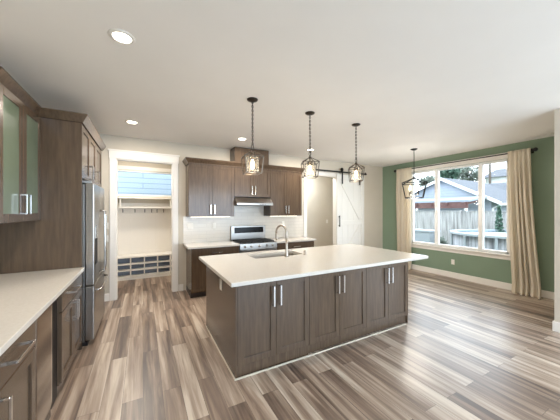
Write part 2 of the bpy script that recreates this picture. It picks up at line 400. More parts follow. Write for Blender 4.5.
for s_ in (-1, 1):
    b.box(min(s_*hx, s_*(hx+tt)), max(s_*hx, s_*(hx+tt)), -hy-tt, hy+tt, -dp, -.0005)
    b.box(-hx, hx, min(s_*hy, s_*(hy+tt)), max(s_*hy, s_*(hy+tt)), -dp, -.0005)
b.box(-hx, hx, -hy, hy, -dp-tt, -dp)
b.build('basin', 'sinksteel', sk)
MB().lathe([(.05, 0), (.05, .004), (.03, .005), (.03, .001), (.001, .001)], (0, 0, -dp), 20).build('drain', 'steel2', sk, smooth=True)
# faucet
fx, fy = 1.765, 3.085
fc = thing('kitchen_faucet', 'tall gooseneck brushed nickel faucet standing on the island beside the sink', 'faucet', (fx, fy, CT))
MB().lathe([(.028, 0), (.028, .012), (.022, .03), (.019, .09), (.017, .16), (.0145, .22)], n=20).build('base', 'nickel', fc, smooth=True)
dirx = Vector((-.35, .94, 0)).normalized(); R_ = .095
pts = [(0, 0, .2), (0, 0, .27), (0, 0, .335)]
for k in range(1, 13):
    a = PI*k/12*1.06; pts.append(tuple(dirx*(R_-R_*math.cos(a))+Vector((0, 0, .335+R_*math.sin(a)))))
MB().tube(pts, .0150, 12).build('gooseneck', 'nickel', fc, smooth=True)
e = Vector(pts[-1]); dn = (Vector(pts[-1])-Vector(pts[-2])).normalized()
MB().tube([e-dn*.01, e+dn*.02, e+dn*.08, e+dn*.1], [.013, .018, .02, .015], 14).build('spray_head', 'nickel', fc, smooth=True)
MB().tube([(.018, 0, .075), (.04, 0, .08), (.085, -.01, .105)], [.011, .008, .006], 10).build('lever', 'nickel', fc, smooth=True)
ag = thing('air_gap_cap', 'small round nickel cap on the island counter right of the faucet', 'fitting', (2.08, 3.10, CT))
MB().lathe([(.024, 0), (.024, .006), (.019, .01), (.019, .055), (.014, .064), (.001, .066)], n=18).build('cap', 'nickel', ag, smooth=True)
def outlet(label, loc, rz, w_=.072, h_=.118, gangs=1, cat='outlet', name='wall_outlet', group=None):
    o_ = thing(name, label, cat, loc, rz, group)
    W_ = w_+.046*(gangs-1)
    box(-W_/2, W_/2, -.006, 0, -h_/2, h_/2).build('plate', 'white', o_, bevel=.003)
    for g in range(gangs):
        x = (g-(gangs-1)/2)*.046
        if name == 'light_switch': box(x-.016, x+.016, -.010, -.006, -.033, .033).build('rocker', 'white', o_, bevel=.002)
        else:
            for z in (-.024, .024): box(x-.015, x+.015, -.0085, -.006, z-.017, z+.017).build('socket', 'white', o_, bevel=.002)
    return o_
outlet('white outlet on the brown left end panel of the island', (IX0, 2.79, .76), -PI/2)
outlet('white outlet low on the green wall under the window', (XR, 3.34, .37), -PI/2)

# back wall run ---------------------------------------------------------------------------
BF = 4.735
def back_base(x0, x1, label):
    c = thing('base_cabinet', label, 'cabinet', (x0, BF, 0)); W_ = x1-x0
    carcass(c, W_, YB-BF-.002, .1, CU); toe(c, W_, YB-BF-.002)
    d = slab(c, 0, W_, .72, CU-.012); pull(d, W_/2, .80, .19, False)
    for k in range(2):
        d = shaker(c, W_*k/2, W_*(k+1)/2, .115, .715); pull(d, W_/2+(-.038 if k == 0 else .038), .60, .17)
    return c
back_base(.757, 1.640, 'dark brown base cabinet with one drawer, left of the steel range')
back_base(2.467, 3.42, 'dark brown base cabinet with one drawer, right of the steel range')
for x0, x1, lab in ((.69, 1.644, 'white quartz counter piece to the left of the range'), (2.463, 3.47, 'white quartz counter piece to the right of the range')):
    tag(box(x0, x1, BF-.045, YB-.012, CU, CT).build('countertop', 'quartz', loc=((x0+x1)/2, 5, CU), bevel=.004), lab, 'countertop')
bs = MB(); bs.box(.70, 3.535, YB-.010, YB-.0005, CT, 1.46); bs.box(1.63, 2.44, YB-.010, YB-.0005, 1.46, 1.862)
o_ = bs.build('trim_3', 'tile', loc=(.7, YB-.01, CT)); o_['kind'] = 'structure'
outlet('double white switch plate on the tile backsplash nearest the doorway', (.83, YB-.0105, 1.27), 0, gangs=2, name='light_switch', cat='switch')
outlet('single white outlet on the tile backsplash left of the range', (1.305, YB-.0105, 1.265), 0)
outlet('white outlet on the tile backsplash right of the range', (2.95, YB-.0105, 1.265), 0)
def upper(x0, x1, z0, z1, yf, label, hz=None, strip=True):
    c = thing('upper_cabinet', label, 'cabinet', (x0, yf, z0)); W_ = x1-x0; H_ = z1-z0
    carcass(c, W_-.001, YB-yf-.002, 0, H_)
    for k in range(2):
        d = shaker(c, W_*k/2, W_*(k+1)/2, .004, H_-.01); pull(d, W_/2+(-.036 if k == 0 else .036), .14, .18)
    if strip:
        box(.06, W_-.06, .10, .135, -.010, -.0005).build('light_strip', 'led', c)
    return c
UF = 4.985
upper(.745, 1.629, 1.46, 2.47, UF, 'brown wall cabinet with two doors, left of the range hood')
upper(1.631, 2.439, 1.862, 2.47, UF, 'short brown wall cabinet with two doors directly above the range hood', strip=False)
upper(2.441, 3.25, 1.46, 2.47, UF, 'brown wall cabinet with two doors, right of the range hood')
ch = box(1.65, 2.425, 5.02, YB-.001, 2.471, 2.885).build('vent_chase', 'cab', loc=(2.04, 5.18, 2.471), bevel=.002)
tag(ch, 'brown box rising from the wall cabinets to the ceiling above the hood', 'chase')
prof = [(0, 0), (.016, 0), (.016, .02), (.062, .085), (.062, .102), (0, .102)]
cr = MB().sweep([(3.2505, YB-.002, 2.455), (3.2505, UF-.021, 2.455), (.7445, UF-.021, 2.455), (.7445, YB-.002, 2.455)][::-1], prof)
cr = cr.build('crown_molding', 'cab', loc=(2, UF, 2.455)); tag(cr, 'brown crown molding along the top of the back wall cabinets', 'molding')
# hood
hd = thing('range_hood', 'slim stainless steel hood under the short cabinet, above the range', 'hood', (2.035, 4.83, 1.69))
MB().prism([(0, 0), (0, .042), (.155, .168), (.49, .168), (.49, .0)], 'x', -.402, .402).build('canopy', 'steel', hd, bevel=.003)
box(-.37, .37, .04, .46, -.006, 0).build('filter', 'cabdark', hd)
b = MB()
for k in range(4): b.box(.1+.035*k, .118+.035*k, -.004, 0, .012, .026)
b.build('button', 'black', hd)
# range
RX0, RX1, RF = 1.650, 2.457, 4.70
rg = thing('gas_range', 'stainless steel gas range with black display between the two counters', 'range', ((RX0+RX1)/2, RF, 0))
h = (RX1-RX0)/2-.001; D_ = YB-.012-RF
box(-h, h, .03, D_, .09, .915).build('body', 'steel', rg, bevel=.002)
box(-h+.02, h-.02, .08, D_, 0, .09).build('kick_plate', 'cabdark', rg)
box(-h, h, 0, .03, .10, .24).build('storage_drawer', 'steel', rg, bevel=.003)
od = box(-h, h, -.005, .03, .25, .80).build('oven_door', 'steel', rg, bevel=.003)
box(-h+.1, h-.1, -.007, -.004, .34, .66).build('oven_window', 'blackglass', od)
b = MB(); b.tube([(-h+.03, -.055, .755), (h-.03, -.055, .755)], .012, 12)
for x in (-h+.06, h-.06): b.tube([(x, -.055, .755), (x, 0, .755)], .009, 8)
b.build('handle', 'steel2', od, smooth=True)
MB().prism([(.03, .81), (-.012, .81), (.0, .925), (.03, .925)], 'x', -h, h).build('control_panel', 'steel', rg, bevel=.002)
for k in range(5):
    x = (-.3, -.17, 0, .17, .3)[k]
    MB().lathe([(.024, 0), (.024, -.008), (.019, -.012), (.017, -.034), (.001, -.036)], (x, -.004, .867), 16, 'y').build('knob', 'steel2', rg, smooth=True)
box(-h, h, .03, D_-.06, .915, .928).build('cooktop', 'black', rg, bevel=.003)
for k in range(3):
    b = MB(); x0 = -h+.03+k*.252; x1 = x0+.235; zt = .955; r_ = .0075
    ring = [(x0, .07), (x1, .07), (x1, .50), (x0, .50)]
    for i in range(4):
        p, q = ring[i], ring[(i+1) % 4]; b.tube([(p[0], p[1], zt), (q[0], q[1], zt)], r_, 6)
    for p in ring: b.tube([(p[0], p[1], .928), (p[0], p[1], zt)], r_, 6)
    xm = (x0+x1)/2
    b.tube([(xm, .07, zt), (xm, .50, zt)], r_, 6)
    for y in (.18, .285, .39): b.tube([(x0, y, zt), (x1, y, zt)], r_, 6)
    b.build('grate', 'iron', rg)
for x, y in ((-.25, .18), (-.25, .4), (0, .285), (.25, .18), (.25, .4)):
    MB().lathe([(.045, 0), (.045, .008), (.03, .012), (.03, .018), (.001, .02)], (x, y, .928), 16).build('burner', 'iron', rg, smooth=True)
bg = box(-h, h, D_-.06, D_, .915, 1.245).build('backguard', 'steel', rg, bevel=.006)
box(-h+.075, h-.055, D_-.064, D_-.0595, 1.09, 1.215).build('display', 'blackglass', bg)

# left run ----------------------------------------------------------------------------------
LF = -.625
def left_thing(name, label, cat, y0, z=0, x=LF, group=None): return thing(name, label, cat, (x, y0, z), PI/2, group)
LD = LF-XL-.002
c = left_thing('base_cabinet', 'brown base cabinet with one drawer over one door, in the near left corner', 'cabinet', 1.665)
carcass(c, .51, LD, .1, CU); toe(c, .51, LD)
d = slab(c, 0, .51, .715, CU-.012); pull(d, .245, .80, .24, False, 'steel2')
d = shaker(c, 0, .51, .115, .71); pull(d, .05, .57, .2, True, 'steel2')
a = left_thing('beverage_cooler', 'undercounter cooler with a mirror-like steel door between the left base cabinets', 'appliance', 2.18)
box(0, .585, .01, LD, .02, CU-.006).build('body', 'black', a)
ad = box(.004, .31, -.022, .008, .11, CU-.012).build('door', 'mirror', a, bevel=.010, seg=3)
box(.318, .36, -.015, .008, .11, CU-.012).build('door_edge', 'steel2', a, bevel=.008, seg=3)
box(.004, .33, -.012, .008, .025, .105).build('grille', 'cab', a)
for x in (.05, .55): MB().lathe([(.016, 0), (.016, .022)], (x, .08, 0), 10).build('foot', 'black', a)
c = left_thing('base_cabinet', 'brown base cabinet with drawer and two doors, beside the refrigerator end panel', 'cabinet', 2.772)
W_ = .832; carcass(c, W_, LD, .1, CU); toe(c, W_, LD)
d = slab(c, 0, W_, .715, CU-.012); pull(d, W_/2, .80, .24, False, 'steel2')
for k in range(2):
    d = shaker(c, W_*k/2, W_*(k+1)/2, .115, .71); pull(d, W_/2+(-.04 if k == 0 else .04)+.0, .595, .18, True, 'steel2')
tag(box(XL+.001, -.585, 1.66, 3.612, CU, CT).build('countertop', 'quartz', loc=(-.95, 2.6, CU), bevel=.004), 'white quartz counter in the left foreground, ending at the tall brown panel', 'countertop')
# glass uppers
c = left_thing('glass_cabinet', 'brown wall cabinet with two frosted glass doors above the left counter', 'cabinet', 2.70, 1.475, -.98)
W_ = .91; dU = .98+.0-1.31; dd = -.98-XL-.002
b = MB(); b.box(0, W_, dd-.015, dd, 0, 1.09); b.box(0, .018, 0, dd, 0, 1.09); b.box(W_-.018, W_, 0, dd, 0, 1.09); b.box(0, W_, 0, dd, 0, .02); b.box(0, W_, 0, dd, 1.07, 1.09)
b.build('carcass', 'cab', c)
for z in (.38, .72): box(.02, W_-.02, .02, dd-.02, z, z+.018).build('shelf', 'cab', c)
for k in range(2):
    d = shaker(c, W_*k/2, W_*(k+1)/2, .004, 1.086, glass='frost', rail=.07); pull(d, W_/2+(-.045 if k == 0 else .045), .16, .18, True)
# fridge surround
pn = box(XL+.001, -.612, 3.614, 3.64, 0, 2.575).build('refrigerator_end_panel', 'cab', loc=(-.95, 3.627, 0), bevel=.001)
tag(pn, 'tall dark brown wood panel between the left counter and the refrigerator', 'panel')
c = left_thing('over_refrigerator_cabinet', 'brown two-door cabinet mounted above the steel refrigerator', 'cabinet', 3.642, 1.95, -.632)
W_ = .955; dd = -.632-XL-.002; carcass(c, W_, dd, 0, .625)
for k in range(2):
    d = shaker(c, W_*k/2, W_*(k+1)/2, .004, .615); pull(d, W_/2+(-.036 if k == 0 else .036), .12, .18, True, 'steel2')
c = left_thing('pantry_cabinet', 'tall narrow brown pantry cabinet between the refrigerator and the back wall', 'cabinet', 4.60, 0, -.632)
W_ = .58; carcass(c, W_, dd, .1, 2.575); toe(c, W_, dd)
for z0, z1, hz in ((.115, 1.94, 1.2), (1.954, 2.565, 2.07)):
    d = shaker(c, 0, W_, z0, z1); pull(d, .04, hz, .18, True, 'steel2')
cr = MB().sweep([(-1.0, 2.69, 2.577), (-1.0, 3.613, 2.577), (-.612, 3.613, 2.577), (-.612, 5.19, 2.577)], [(-.05, 0), (.012, 0), (.06, .075), (.06, .09), (-.05, .09)])
tag(cr.build('crown_molding', 'cab', loc=(-.8, 3.6, 2.55)), 'brown crown molding topping the left cabinets and refrigerator surround', 'molding')
# refrigerator
rf = left_thing('refrigerator', 'stainless french-door refrigerator with water dispenser at the left wall', 'refrigerator', 3.675, 0, -.60)
W_ = .90; box(0, W_, .0, .66, .05, 1.885).build('body', 'steel', rf, bevel=.003)
box(.01, W_-.01, -.03, .02, .0, .05).build('grille', 'black', rf)
for k in range(2):
    x0, x1 = (0, .447) if k == 0 else (.453, W_)
    d = box(x0, x1, -.095, -.004, .70, 1.90).build('door', 'steel', rf, bevel=.012, seg=3)
    hxp = .41 if k == 0 else .49
    b = MB(); b.tube([(hxp, -.096, 1.58), (hxp, -.15, 1.57), (hxp, -.155, 1.5), (hxp, -.155, .86), (hxp, -.15, .78), (hxp, -.096, .77)], .013, 10); b.build('handle', 'steel2', d, smooth=True)
    if k == 0:
        b = box(.06, .22, -.098, -.094, .93, 1.24).build('water_dispenser', 'iron', d)
        box(.065, .215, -.1, -.097, 1.245, 1.40).build('dispenser_panel', 'steel2', d)
    box(.02 if k == 0 else W_-.1, .1 if k == 0 else W_-.02, -.06, .04, 1.9, 1.925).build('hinge_cover', 'util', d)
d = box(0, W_, -.095, -.004, .06, .69).build('freezer_drawer', 'steel', rf, bevel=.012, seg=3)
b = MB(); b.tube([(.06, -.096, .63), (.07, -.14, .63), (.14, -.155, .63), (W_-.14, -.155, .63), (W_-.07, -.14, .63), (W_-.06, -.096, .63)], .013, 10); b.build('handle', 'steel2', d, smooth=True)
outlet('white switch on the narrow wall between refrigerator and doorway, upper of two', (-.565, YB, 1.31), 0, gangs=1, name='light_switch', cat='switch')
outlet('white switch on the narrow wall between refrigerator and doorway, lower of two', (-.565, YB, 1.09), 0, gangs=1, name='light_switch', cat='switch')

# mudroom locker -------------------------------------------------------------------------------
lk = thing('mudroom_locker', 'white built-in bench with cubbies and coat hooks seen through the doorway', 'locker', (0, 6.70, 0))
x0, x1, dp = -.80, 1.15, MYB-6.70-.001
xs = [-.80, -.53, -.25, .029, .31, .59, .87, 1.15]; zs = [.075, .215, .355, .495]
b = MB(); b.box(x0, x1, .02, dp-.02, 0, .065)
b.build('base', 'trim', lk)
b = MB()
for z in zs[:-1]: b.box(x0, x1, 0, dp-.03, z-.012, z+.012)
for x in xs: b.box(x-.012, x+.012, 0, dp-.03, .064, .50)
b.build('cubby_frame', 'trim', lk, bevel=.002)
box(x0, x1, .16, .17, .064, .50).build('cubby_back', 'grout', lk)
box(x0-.01, x1, -.015, dp-.03, .50, .535).build('bench_seat', 'trim', lk, bevel=.004)
b = MB(); b.box(x0, x1, dp-.02, dp, 0, 1.76)
for x in xs: b.box(x-.035, x+.035, dp-.03, dp-.02, .535, 1.50)
b.build('back_panel', 'trim', lk, bevel=.002)
box(x0, x1, dp-.034, dp-.02, 1.50, 1.64).build('hook_rail', 'trim', lk, bevel=.002)
b = MB(); b.box(x0, x1, .12, dp-.02, 1.64, 1.665); b.box(x0, x1, .10, dp-.0, 1.86, 1.885)
for x in (-.8, -.46, .6, 1.14): b.box(x-.01, x+.01, .12, dp-.02, 1.664, 1.861)
b.build('shelf', 'trim', lk, bevel=.002)
for x in (-.42, -.17, .04, .19, .31, .46, .75):
    y = dp-.034; z = 1.57; h_ = MB()
    h_.box(x-.008, x+.008, y-.004, y, z-.035, z+.035); h_.tube([(x, y-.004, z+.02), (x, y-.05, z+.03), (x, y-.06, z+.045)], .006, 8); h_.tube([(x, y-.004, z-.02), (x, y-.03, z-.035), (x, y-.045, z-.02)], .006, 8)
    h_.build('coat_hook', 'black', lk)

# barn door ------------------------------------------------------------------------------------
bd = thing('barn_door', 'white sliding barn door with diagonal braces hanging on a black rail', 'door', (5.06, YB-.075, .015))
hw, H_ = .50, 2.54
b = MB(); n = 5
for k in range(n): b.box(-hw+2*hw*k/n+.0015, -hw+2*hw*(k+1)/n-.0015, .012, .034, 0, H_)
b.build('panel', 'doorwhite', bd, bevel=.002)
b = MB(); s_ = .115
b.box(-hw, -hw+s_, -.008, .012, 0, H_); b.box(hw-s_, hw, -.008, .012, 0, H_)
for z0, z1 in ((0, .17), (1.17, 1.29), (H_-.13, H_)): b.box(-hw+s_, hw-s_, -.008, .012, z0, z1)
b.build('frame', 'doorwhite', bd, bevel=.003)
def brace(xa, za, xb, zb):
    w2 = .05; d_ = Vector((xb-xa, 0, zb-za)).normalized(); nrm = Vector((-d_.z, 0, d_.x))*w2
    P = [Vector((xa, 0, za))+nrm, Vector((xa, 0, za))-nrm, Vector((xb, 0, zb))-nrm, Vector((xb, 0, zb))+nrm]
    xa0, xb0 = -hw+s_, hw-s_
    return MB().prism([(p.x, p.z) for p in P], 'y', -.0065, .012).build('brace', 'doorwhite', bd, bevel=.003)
brace(-hw+s_+.04, H_-.18, hw-s_-.04, 1.34); brace(-hw+s_+.04, .22, hw-s_-.04, 1.12)
for x in (-.32, .32):
    b = MB(); b.box(x-.022, x+.022, -.015, -.008, H_-.26, H_+.16); b.lathe([(.045, 0), (.05, .006), (.05, .018), (.045, .024)], (x, -.008, H_+.135), 20, 'y')
    b.build('hanger', 'black', bd)
b = MB(); b.box(-.455, -.43, -.052, -.042, 1.13, 1.43)
for z in (1.16, 1.40): b.box(-.452, -.433, -.045, -.008, z-.012, z+.012)
b.build('handle', 'black', bd, bevel=.002)
tr = thing('barn_door_rail', 'long black steel rail on the back wall above the barn door', 'rail', (4.75, YB-.069, 2.62))
b = MB(); b.box(-1.15, .92, -.005, .004, -.02, .02)
b.build('bar', 'black', tr, bevel=.001)
for x in (-1.05, -.55, -.05, .45, .85): MB().lathe([(.016, 0), (.016, .0645)], (x, .004, 0), 10, 'y').build('standoff', 'black', tr)
for x in (-1.10, .87): box(x-.02, x+.02, -.012, .008, -.03, .045).build('end_stop', 'bronze', tr)
outlet('white switch on the hall wall seen through the barn door opening', (5.38, 6.70, 1.22), 0, gangs=1, name='light_switch', cat='switch')

# curtains --------------------------------------------------------------------------------------
rod = thing('curtain_rod', 'black curtain rod with round ends across the top of the window', 'curtain rod', (XR-.10, 3.34, 2.70))
MB().tube([(0, -1.42, 0), (0, 1.44, 0)], .012, 10).build('rod', 'black', rod, smooth=True)
for s_ in (-1, 1):
    y = -1.42 if s_ < 0 else 1.44
    MB().lathe([(.012, 0), (.02, .008), (.02, .016), (.032, .03), (.038, .05), (.032, .07), (.014, .082), (.001, .084)] if s_ > 0 else
               [(.001, -.084), (.014, -.082), (.032, -.07), (.038, -.05), (.032, -.03), (.02, -.016), (.02, -.008), (.012, 0)], (0, y, 0), 16) if False else None
    b = MB(); b.tube([(0, y, 0), (0, y+s_*.01, 0), (0, y+s_*.025, 0), (0, y+s_*.045, 0), (0, y+s_*.065, 0), (0, y+s_*.075, 0)], [.012, .022, .034, .038, .03, .008], 14)
    b.build('finial', 'black', rod, smooth=True)
    b = MB(); b.tube([(0, y-s_*.03, 0), (.098, y-s_*.03, -.01)], .008, 8); b.box(.092, .0985, y-s_*.03-.02, y-s_*.03+.02, -.05, .04); b.build('bracket', 'black', rod)
def curtain(label, yt0, yt1, yb0, yb1, nf, seed):
    rnd = random.Random(seed); nu, nv = nf*12, 46; ztop, x_c = 2.735, XR-.10
    c = thing('curtain', label, 'curtain', (x_c, (yb0+yb1)/2, 0))
    ph = [rnd.uniform(-.5, .5) for _ in range(nf+1)]; am = [rnd.uniform(.7, 1.25) for _ in range(nf+1)]
    b = MB(); G = []
    for j in range(nv+1):
        v = j/nv; row = []
        z = ztop*(1-v)
        for i in range(nu+1):
            u = i/nu; k = min(nf, max(0, nf*(u+.035*math.sin(2*PI*u*1.5+seed)*math.sin(PI*u)))); ki = int(min(k, nf-1)); fr = k-ki
            a_ = am[ki]*(1-fr)+am[ki+1]*fr; p_ = ph[ki]*(1-fr)+ph[ki+1]*fr
            ez = min(1, max(0, (v-.04)/.25)); ez = ez*ez*(3-2*ez)
            amp = .010+(.022*a_+.004)*ez*(.6+.6*v)
            # pinch pleats: narrower, sharper at the heading
            sh = math.sin(2*PI*k+p_*v*2.2)
            y0 = yt0+(yb0-yt0)*v**1.3; y1 = yt1+(yb1-yt1)*v**1.3
            wv = .012*math.sin(3*v+seed)*v
            y = y0+(y1-y0)*u+wv+.012*ez*math.cos(2*PI*k*2+p_)
            x = -.028-amp*sh+.014*math.sin(7*u+4*v+seed)*ez
            if j == nv: x -= .05*(.4+.6*a_*.7)+.02*sh; z = .006
            if j == nv-1: x -= .045*(.4+.5*a_); z = .018+.01*(1+sh)
            if j == nv-2: x -= .02; z = .07
            x = min(x, .078)
            row.append(b.bm.verts.new((x, y-(yb0+yb1)/2, z)))
        G.append(row)
    for j in range(nv):
        for i in range(nu): b.bm.faces.new((G[j][i], G[j][i+1], G[j+1][i+1], G[j+1][i]))
    p = b.build('panel', 'linen', c, smooth=True)
    sm_ = p.modifiers.new('thick', 'SOLIDIFY'); sm_.thickness = .003
    return c
curtain('long cream curtain at the left side of the window, nearer the barn door', 4.30, 4.76, 4.31, 4.76, 5, 3)
curtain('long cream curtain at the right side of the window, puddling on the floor', 1.94, 2.275, 1.79, 2.21, 5, 8)

# ceiling things ----------------------------------------------------------------------------------
def downlight(x, y, label, first=[None]):
    if first[0] is None:
        o_ = thing('recessed_light', label, 'ceiling light', (x, y, HC), 0, 'recessed ceiling lights')
        MB().lathe([(.062, -.002), (.066, -.010), (.088, -.006), (.092, -.0005)], n=28).build('trim_ring', 'white', o_, smooth=True)
        MB().lathe([(.064, -.0035), (.001, -.0035)], n=28).build('lens', 'lens', o_)
        first[0] = o_
    else:
        o_ = dup(first[0]); o_.location = (x, y, HC); o_['label'] = label
    ld = bpy.data.lights.new('downlight_beam', 'AREA'); ld.shape = 'DISK'; ld.size = .12; ld.energy = 16; ld.color = (1, .91, .80)
    lo = bpy.data.objects.new('downlight_beam', ld); COL.objects.link(lo); lo.location = (x, y, HC-.012)
    return o_
downlight(-.14, 2.276, 'round recessed ceiling light nearest the camera, above the aisle by the left counter')
downlight(-.144, 4.389, 'round recessed ceiling light in front of the mudroom doorway')
downlight(1.609, 4.45, 'round recessed ceiling light behind the first pendant, in front of the brown chase')
downlight(3.20, 4.54, 'round recessed ceiling light behind the middle pendant')
# pendants: square lantern cage with a glass cylinder
def chain(b, z0, z1, r=.0036, ln=.034, wd=.010):
    n = max(1, round((z1-z0)/(ln*.74))); st = (z1-z0)/n
    for k in range(n):
        zc = z0+st*(k+.5); pts = []
        for j in range(10):
            a = 2*PI*j/10; p, q = wd*math.cos(a), ln/2*math.sin(a)
            pts.append((p, 0, zc+q) if k % 2 == 0 else (0, p, zc+q))
        b.tube(pts, r, 5, closed=True)
def pendant(label, x, y, rz, zb):
    o_ = thing('pendant_light', label, 'pendant light', (x, y, HC), rz, 'lantern pendants in a row above the island')
    MB().lathe([(.001, -.026), (.03, -.026), (.062, -.012), (.066, -.0005), (.001, -.0005)], n=28).build('canopy', 'bronze', o_, smooth=True)
    b = MB(); chain(b, zb-HC+.34, -.024); b.tube([(.003, 0, zb-HC+.29), (.006, .004, zb-HC+.5), (-.005, -.004, zb-HC+.7), (0, 0, -.02)], .0022, 5)
    b.build('chain', 'bronze', o_)
    z = zb-HC
    b = MB(); b.tube([(.013*math.cos(2*PI*j/12), 0, z+.315+.03*math.sin(2*PI*j/12)) for j in range(12)], .004, 6, closed=True)
    b.lathe([(.006, .285), (.02, .275), (.022, .262), (.012, .25)], (0, 0, z), 16); b.build('loop', 'bronze', o_)
    b = MB(); r = .0062; t_, m_ = .108, .090; zt, zm = z+.195, z
    top = [(s1*t_, s2*t_, zt) for s1, s2 in ((-1, -1), (1, -1), (1, 1), (-1, 1))]
    bot = [(s1*m_, s2*m_, zm) for s1, s2 in ((-1, -1), (1, -1), (1, 1), (-1, 1))]
    for i in range(4):
        j = (i+1) % 4
        b.tube([top[i], top[j]], r, 4); b.tube([bot[i], bot[j]], r, 4); b.tube([top[i], bot[i]], r, 4); b.tube([top[i], (top[i][0]*.1, top[i][1]*.1, z+.265)], r, 4)
    b.build('cage', 'cagemetal', o_)
    b = MB(); b.lathe([(.025, .215), (.036, .21), (.036, .165), (.022, .16)], (0, 0, z), 18); b.tube([(0, 0, z+.21), (0, 0, z+.27)], .008, 8); b.build('socket', 'bronze', o_, smooth=True)
    g = MB().lathe([(.034, .196), (.070, .192), (.074, .18), (.074, .012)], (0, 0, z), 28, cap=False).build('glass_shade', 'lampglass', o_, smooth=True)
    MB().lathe([(.001, .05), (.014, .055), (.024, .075), (.027, .1), (.018, .135), (.012, .158), (.012, .165)], (0, 0, z), 16).build('bulb', 'bulb', o_, smooth=True)
    ld = bpy.data.lights.new('bulb_light', 'POINT'); ld.energy = 2; ld.color = (1, .82, .6); ld.shadow_soft_size = .04
    lo = bpy.data.objects.new('bulb_light', ld); COL.objects.link(lo); lo.location = (x, y, zb-.03)
pendant('lantern pendant on a chain, nearest of three, in front of the brown wall cabinets', 1.147, 2.82, -.14, 2.02)
pendant('middle lantern pendant on a chain, over the center of the island', 1.99, 2.84, -.46, 2.03)
pendant('lantern pendant on a chain in front of the white barn door, last of three', 2.88, 2.886, -.68, 2.03)
# chandelier
chn = thing('chandelier', 'open lantern chandelier with candle bulbs in front of the window', 'chandelier', (5.121, 3.443, HC), .62)
MB().lathe([(.001, -.03), (.03, -.03), (.066, -.012), (.07, -.0005), (.001, -.0005)], n=28).build('canopy', 'black', chn, smooth=True)
b = MB(); b.tube([(0, 0, -.62), (0, 0, -.02)], .007, 8); b.tube([(0, 0, -.98), (0, 0, -.62)], .006, 8); b.lathe([(.01, -.65), (.024, -.63), (.024, -.61), (.01, -.59)], n=14); b.build('rod', 'black', chn, smooth=True)
b = MB(); tp, bt = .228, .165; zt, zb = -.74, -1.05; r = .0115
cs = ((-1, -1), (1, -1), (1, 1), (-1, 1))
for i in range(4):
    j = (i+1) % 4; A, B_ = cs[i], cs[j]
    b.tube([(A[0]*tp, A[1]*tp, zt), (B_[0]*tp, B_[1]*tp, zt)], r, 4); b.tube([(A[0]*bt, A[1]*bt, zb), (B_[0]*bt, B_[1]*bt, zb)], r, 4)
    b.tube([(A[0]*tp, A[1]*tp, zt), (A[0]*bt, A[1]*bt, zb)], r, 4); b.tube([(A[0]*tp, A[1]*tp, zt), (A[0]*.015, A[1]*.015, -.63)], r, 4)
b.build('cage', 'black', chn)
b = MB()
for A in cs: b.tube([(0, 0, -.97), (A[0]*.04, A[1]*.04, -1.0), (A[0]*.075, A[1]*.075, -.97)], .006, 6)
b.build('arm', 'black', chn)
for A in cs:
    MB().lathe([(.004, -.985), (.022, -.972), (.022, -.966), (.013, -.965), (.013, -.90)], (A[0]*.075, A[1]*.075, 0), 12).build('candle', 'bronze', chn, smooth=True)
    MB().lathe([(.008, -.90), (.018, -.875), (.021, -.85), (.014, -.81), (.001, -.775)], (A[0]*.075, A[1]*.075, 0), 12).build('bulb', 'bulb', chn, smooth=True)
ld = bpy.data.lights.new('bulb_light', 'POINT'); ld.energy = 26; ld.color = (1, .93, .84); ld.shadow_soft_size = .1
lo = bpy.data.objects.new('bulb_light', ld); COL.objects.link(lo); lo.location = (5.121, 3.443, HC-1.12)
def vent(label, x, y, lx, ly):
    v = thing('ceiling_vent', label, 'vent', (x, y, HC))
    b = MB(); b.box(-lx/2, lx/2, -ly/2, ly/2, -.003, -.0005); b.build('backing', 'black', v)
    b = MB()
    b.box(-lx/2-.02, -lx/2, -ly/2-.02, ly/2+.02, -.008, -.0005); b.box(lx/2, lx/2+.02, -ly/2-.02, ly/2+.02, -.008, -.0005)
    b.box(-lx/2, lx/2, -ly/2-.02, -ly/2, -.008, -.0005); b.box(-lx/2, lx/2, ly/2, ly/2+.02, -.008, -.0005)
    for k in range(4):
        x_ = -lx/2+lx*(k+1)/5; b.box(x_-.003, x_+.003, -ly/2, ly/2, -.007, -.003)
    b.build('grille', 'white', v)
vent('white slotted ceiling vent above the right curtain', 6.17, 1.80, .09, .32)
vent('small ceiling vent in the far corner beside the green wall', 6.27, 5.06, .08, .2)

# unseen lamps added to light mudroom and hall (out of the frame, above the doorways)
for (x, y, pw, lab) in ((-.1, 6.2, 20, 'unseen warm lamp added to light the mudroom'), (4.3, 6.1, 26, 'unseen cool lamp added for daylight in the hall')):
    ld = bpy.data.lights.new('added_room_lamp', 'AREA'); ld.shape = 'DISK'; ld.size = .3; ld.energy = pw; ld.color = (1, .93, .82) if y > 6.15 else (.93, .98, 1)
    lo = bpy.data.objects.new('added_room_lamp', ld); COL.objects.link(lo); lo.location = (x, y, HC-.01)

